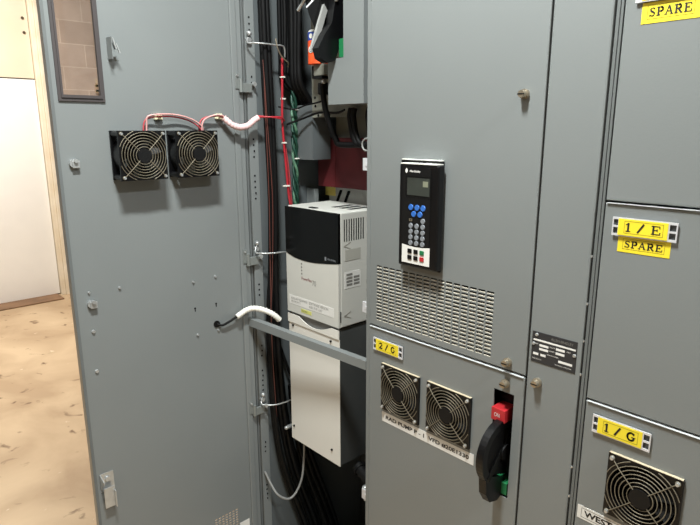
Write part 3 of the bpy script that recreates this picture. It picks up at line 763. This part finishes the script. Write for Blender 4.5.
# ------------------------------------------------------------------ upper disconnect box with handle
ub = thing('disconnect_box', 'light grey metal box at the top of the open cabinet, behind the frame post', 'switch box', (-1.0, .06, 1.56))
bx = MB()
bx.sheet(-.108, .016, 0, .30, [(-.108, -.052, .106, .30)], 0, .0015)
bx.box(-.108, -.1065, .0016, .0735, 0, .105).box(.0145, .016, .0016, .0735, .0016, .30).box(-.1065, .016, .0016, .0735, 0, .0015).box(-.052, -.0505, .0016, .0735, .1065, .30).box(-.108, -.0521, .0016, .0735, .1045, .106)
bx.build('box_shell', GRAY, ub)
MB().box(-.107, -.053, .045, .07, .108, .30).build('mechanism_plate', BPM, ub)
MB().box(-.075, -.0522, .006, .045, .108, .150, .001).build('off_flag', GREENP, ub)
MB().prism([(-.205, .30), (-.105, .30), (-.109, .205), (-.130, .175), (-.150, .205), (-.170, .250)], -.02, .03).build('linkage_housing', BPM, ub)
MB().cyl((-.168, -.022, .262), (-.168, -.035, .262), .016, 18).cyl((-.19, -.024, .225), (-.125, -.024, .275), .004, 8).build('linkage_arm', ZINC, ub)
lv = MB()
lv.prism([(.0, .24), (-.012, .185), (-.036, .155), (-.055, .125), (-.048, .103), (-.026, .094), (-.004, .10), (.020, .15), (.03, .20), (.034, .26)], -.100, -.078, 'x')
lv.build('lever_grip', BPL, ub)
MB().prism([(-.016, .228), (-.056, .130), (-.060, .118), (-.045, .118), (-.006, .215)], -.108, -.1005, 'x').build('lever_edge', GCAB, ub)
MB().box(-.105, -.08, .0, .045, .19, .30, .004).build('lever_pivot', BPL, ub)
for (y, z) in ((.0, .236), (.004, .252), (-.008, .243)):
    MB().sphere((-.076, y, z), .005).build('pivot_screw', ZINC, ub)
MB().cyl((-.098, -.02, .26), (-.110, -.062, .215), .0025, 8).build('lever_rod', ZINC, ub)

can = thing('cartridge', 'orange cartridge with a blue and white cap band behind the upper lever', 'cartridge', (-1.192, .100, 1.664))
MB().cyl((0, 0, 0), (0, 0, .056), .026, 28).build('orange_body', ORANGE, can)
MB().cyl((0, 0, .0562), (0, 0, .076), .0262, 28).build('blue_band', BLUE, can)
MB().cyl((0, 0, .0762), (0, 0, .082), .026, 28, .022).build('white_cap', WHT, can)
MB().cyl((.003, -.0255, .066), (.003, -.0268, .066), .006, 14).cyl((.003, -.0255, .034), (.003, -.0268, .034), .0085, 14).build('white_emblem', WHT, can)
cl = thing('fuse_clip', 'grey fuse clip and black clamp below the orange cartridge', 'clip', (-1.17, .12, 1.60))
MB().box(-.03, .01, -.03, .012, .035, .0635, .002).build('clip_block', TAN, cl)
MB().box(-.05, -.031, -.02, .012, .030, .062, .002).box(-.03, .004, -.031, .0, .028, .034).build('clip_jaw', BPM, cl)
MB().box(-.015, .012, -.03, .012, -.012, .018, .003).build('clamp_block', BPM, cl)
MB().sphere((.014, -.034, .018), .006).sphere((.012, -.034, .004), .005).cyl((.009, -.034, -.024), (.009, -.034, -.002), .003, 8).build('clamp_screw', ZINC, cl)

# ------------------------------------------------------------------ cables
def cable(name, pts, r, m, label, cat='cable', group=None, n=8, sub=6):
    return tag(MB().tube(pts, r, n, True, sub).build(name, m), label, cat, group)
A = [(.041, 1.915), (.043, 1.83), (.046, 1.682), (.052, 1.5), (.055, 1.307), (.046, 1.106), (.040, .97), (.040, .832), (.054, .625), (.09, .438), (.17, .194), (.2, .06)]
offs = [(-.0, .001), (.0, -.0065), (.013, -.006), (.002, .0085), (.014, .0035)]
for i, (dx, dy) in enumerate(offs):
    ph = random.uniform(0, 6)
    pts = [(-1.352+dx+.004*math.sin(3*z+ph), y+dy*(2.0 if z < 1.1 else 1)*(1 if z > .9 else 1+1.6*(.9-z))+.003*math.sin(5*z+ph), z) for y, z in A]
    cable('power_cable', pts, random.choice((.0075, .008, .007)), CAB, 'black cable in the bundle held along the inner side wall near the hinges', group='black cables beside the hinge flange')
for i in range(2):
    ph = i*2
    pts = [(-1.335+.004*math.sin(6*z+ph), y-.014-.004*i+.003*math.sin(7*z+ph), z) for y, z in A[2:9]]
    cable('thin_wire', pts, .0011, mat('brown_wire_jacket', (96, 52, 44), .5), ('left' if i else 'right')+' one of two thin reddish brown wires in front of the black bundle', 'wire', 'thin brown wires on the bundle', n=6)
# second bundle, top right of the first
for i in range(9):
    y0 = .098+i*.0045 if i < 6 else .108; x0 = (-1.352, -1.3375)[i % 2] if i < 6 else -1.3145+.0145*(i-6)
    if i < 6: pts = [(x0, y0, 1.92), (x0+.002*math.sin(i*2), y0+.003*math.sin(i), 1.8), (x0, y0, 1.69), (x0+.002, y0+.004, 1.63), (-1.320+.004*(i % 3), .148+.002*i, 1.578), (-1.320+.004*(i % 3), .158+.002*i, 1.50)]
    else: pts = [(x0, y0, 1.92), (x0+.003*math.sin(i), y0+.004, 1.8), (x0-.001, y0+.003, 1.69), (x0, y0+.006, 1.625), (x0-.004, .150, 1.578), (x0-.004, .166, 1.52)]
    cable('control_cable', pts, .0078 if i > 5 else .006, CAB, 'black cable in the bundle hanging from the top behind the red wires' if i < 6 else 'black cable dropping into the grey wiring channel', group='black cables behind the red wires' if i < 6 else 'black cables entering the wiring channel')
# red wires
for i, (dx, dy) in enumerate(((0, 0), (-.004, .0035), (-.006, .009))):
    R_ = [(.090, 1.69), (.087, 1.60), (.085, 1.513), (.089+.002*i, 1.403), (.096+.002*i, 1.32), (.105, 1.27)]
    cable('red_wire', [(-1.322+dx, y+dy*(1 if z < 1.5 else .6)-(.008 if z > 1.45 else .004), z) for y, z in R_], (.0032, .0028, .0016)[i], REDW if i < 2 else PINKR, ['red wire, foremost of the tied vertical run above the drive', 'red wire just behind the foremost one in the tied vertical run above the drive', 'pale red thin wire diverging to the right of the tied red run'][i], 'wire', n=8)
for z, which in ((1.64, 'topmost of four'), (1.583, 'just above the pink sleeve'), (1.465, 'second from the drive'), (1.345, 'nearest above the drive')):
    tag(MB().box(-1.3285, -1.3165, .0765, .0865 if z > 1.4 else .094, z-.002, z+.002, .0006).build('cable_tie', WHT), 'small white cable tie around the vertical red wires, '+which, 'cable tie', 'white ties on the red wires')
for i in range(3):
    pts = []
    for k in range(26):
        z = 1.62-.345*k/25; a = k*.75+i*2.1
        pts.append((-1.333+.0062*math.cos(a), .1285+.0062*math.sin(a)-.002, z))
    cable('green_wire', pts, .0042, GREENW if i else mat('green_yellow_wire', (90, 130, 104), .5, rgb2=(14, 62, 48), vs=60), 'green twisted wire running down to the drive beside the red wires', 'wire', 'twisted green wires', sub=3)
for z, which in ((1.556, 'upper of two'), (1.42, 'lower of two')):
    tag(MB().box(-1.326, -1.322, .119, .134, z-.0018, z+.0018, .0006).build('cable_tie', WHT), 'small white cable tie around the twisted green wires, '+which, 'cable tie', 'white ties on the green wires')
cable('thin_wire', [(-1.33, .07, 1.562), (-1.31, .11, 1.556), (-1.27, .12, 1.566), (-1.2, .118, 1.575), (-1.175, .115, 1.60)], .0022, CAB, 'thin black wire from the clamp block leading left to the bundles', 'wire')
cable('thin_wire', [(-1.32, .09, 1.515), (-1.28, .115, 1.53), (-1.22, .125, 1.545), (-1.15, .125, 1.543), (-1.12, .125, 1.55)], .003, CAB, 'thin black wire crossing low over the tan upper plate', 'wire')
# black cables hanging below the upper box, looping right
for i, (x, r) in enumerate(((-1.157, .0075), (-1.085, .008), (-1.073, .007), (-1.02, .008))):
    pts = [(x+.005, .112, 1.62 if i == 0 else 1.552), (x, .112, 1.53), (x+.012, .115, 1.478), (x+.04, .118, 1.462), (-.95+.0*i, .12+.016*i, 1.470-.004*i), (-.925, .125+.016*i, 1.475)]
    if i == 0: pts[0] = (x-.003, .085, 1.615); pts[1] = (x-.001, .095, 1.545)
    cable('load_cable', pts, r, CAB, ['black cable drooping from the clamp block and curving under the grey upper box', 'thick black cable dropping from the grey upper box, left one of the middle pair', 'thick black cable dropping from the grey upper box, right one of the middle pair', 'black cable dropping from the grey upper box next to the frame post'][i], group='black cables under the upper box')
cable('wire_hook', [(-.985, .08, 1.452), (-1.0, .08, 1.452), (-1.008, .08, 1.462), (-1.005, .08, 1.474), (-.99, .08, 1.480), (-.95, .078, 1.476), (-.93, .04, 1.472)], .0022, GCAB, 'small pale wire hook hanging in front of the maroon board', 'hook')
# fan wiring on the door
wx = XD+.012
mnt = [(-.263, 1.5315), (-.097, 1.5345)]
for i, (y, z) in enumerate(mnt):
    tag(MB().box(XD+.0002, XD+.009, y-.010, y+.010, z-.007, z+.007, .0015).box(XD+.009, XD+.0155, y-.004, y+.004, z-.006, z+.006, .001).build('tie_mount', mat('ivory_plastic', (226, 220, 186), .5)),
        ['ivory cable tie mount between the two door fans', 'ivory cable tie mount right of the second door fan, at the pink sleeve'][i], 'tie mount')
for i in range(2):
    e = i*.005
    cable('fan_wire', [(wx-.004+e, -.303+e, 1.490), (wx-.003+e, -.302+e, 1.512), (wx+e, -.293, 1.527+e), (wx+.005+e, -.262, 1.532+e), (wx+.002+e, -.22, 1.531+e), (wx+e, -.18, 1.521+e), (wx+.002, -.157+e, 1.504+e), (wx-.004, -.150+e, 1.492)], .0021,
          PINKR if i == 0 else mat('pale_pink_wire', (205, 152, 148), .5), ['red fan wire running between the two door fans', 'pale pink fan wire running between the two door fans'][i], 'wire')
    cable('fan_wire', [(wx-.004+e, -.157+e, 1.490), (wx-.001+e, -.156+e, 1.515), (wx+e, -.145+e, 1.529), (wx+.004+e, -.115, 1.535+e*.5), (wx+.004+e, -.096, 1.534+e*.5), (wx+.002+e, -.085, 1.527+e*.5)], .0021,
          PINKR if i == 0 else MATS['pale_pink_wire'], ['red fan wire rising from the fan nearer the hinges to the sleeve', 'pale pink fan wire rising from the fan nearer the hinges to the sleeve'][i], 'wire')
def spiral(name, pts, r, m, label):
    """sleeve with shallow spiral ridges"""
    P = catmull([Vector(p) for p in pts], 10); rs = [r*(1+.10*math.sin(k*1.9)) for k in range(len(P))]
    return tag(MB().tube(P, rs, 12, False).build(name, m), label, 'cable sleeve')
spiral('spiral_sleeve', [(XD+.018, -.090, 1.531), (XD+.026, -.071, 1.514), (XD+.03, -.050, 1.507), (XD+.03, -.025, 1.511), (XD+.03, -.006, 1.524), (XD+.034, .008, 1.533)], .0080, PINKW, 'pink spiral cable sleeve looping across the hinge line to the wires')
for i in range(2):
    cable('red_wire', [(XD+.03, .006, 1.534+.003*i), (XD+.055+.0*i, .03, 1.534), (XD+.062, .06, 1.530+.004*i), (-1.312, .072+.003*i, 1.527), (-1.318, .080, 1.524)], .0022, REDW, 'short red wire from the pink sleeve across the black bundle', 'wire', 'red wires from the sleeve')
cable('door_cable', [(XD+.002, -.134, .972), (XD+.010, -.122, .968), (XD+.012, -.10, .974), (XD+.014, -.075, .984), (XD+.018, -.066, .988)], .0036, CAB, 'black cable coming out of the round hole low on the open door', 'cable')
spiral('spiral_sleeve', [(XD+.016, -.078, .984), (XD+.018, -.066, .990), (XD+.022, -.048, .999), (XD+.030, -.030, 1.002), (XD+.048, -.012, .998), (XD+.064, .004, .989), (XD+.072, .020, .974), (XD+.073, .027, .965)], .0078, WHT, 'white spiral cable sleeve bridging the hinge line above the cross bar')
# retaining rods
for (z, lab, ex) in ((1.722, 'upper steel retaining rod across the black bundle', .04), (1.159, 'middle steel retaining rod left of the drive', .105), (.69, 'lowest steel retaining rod, left of the drive lower box', .03)):
    t = thing('retaining_rod', lab, 'rod', (0, 0, z))
    MB().tube([(XD+.010, .0, .016), (XD+.014, -.006, .005), (XD+.022, -.006, 0), (XD+.036, .004, 0), (-1.322, .025, -.001), (-1.318, .055, -.002), (-1.318, .085, -.004)]+([(-1.316, .15, -.004)] if ex > .1 else [(-1.322, .091, -.03)]), .0022, 8).build('rod', ZINC, t)
    MB().sphere((XD+.012, .003, .026), .007).cyl((XD, .003, .010), (XD+.013, .003, .010), .0065, 10).build('rod_bolt', ZINC, t)
# curved wire loop at top, loose bits
cable('wire_loop', [(-1.312, .055, 1.735), (-1.308, .058, 1.71), (-1.306, .07, 1.69), (-1.308, .092, 1.676), (-1.32, .098, 1.668)], .0018, BRASS, 'thin tan wire arc in front of the upper black bundle', 'wire')
# lower dark cables and grey loop
cable('grey_cable', [(-1.366, .004, .450), (-1.345, .010, .415), (-1.32, .018, .385), (-1.306, .046, .363), (-1.302, .072, .371), (-1.299, .095, .408), (-1.298, .105, .458), (-1.298, .11, .53), (-1.298, .112, .565)], .0036, GCAB, 'thin grey cable hanging in a loop under the drive lower box', 'cable', sub=8)
cable('black_cable', [(-1.36, .07, .86), (-1.35, .085, .80), (-1.345, .105, .74), (-1.34, .13, .69), (-1.34, .15, .64)], .005, CAB, 'black cable slanting down behind the drive lower box', 'cable')
for i in range(3):
    pts = [(-1.350+.003*i, .10+.012*i, .72-.02*i), (-1.345, .115+.014*i, .55), (-1.34+.002*i, .15+.018*i, .40), (-1.335, .20+.02*i, .25), (-1.32, .25+.02*i, .07)]
    cable('power_cable', pts, .0085, CAB, 'black cable sweeping down into the dark bottom of the open cabinet', group='black cables at the cabinet bottom')
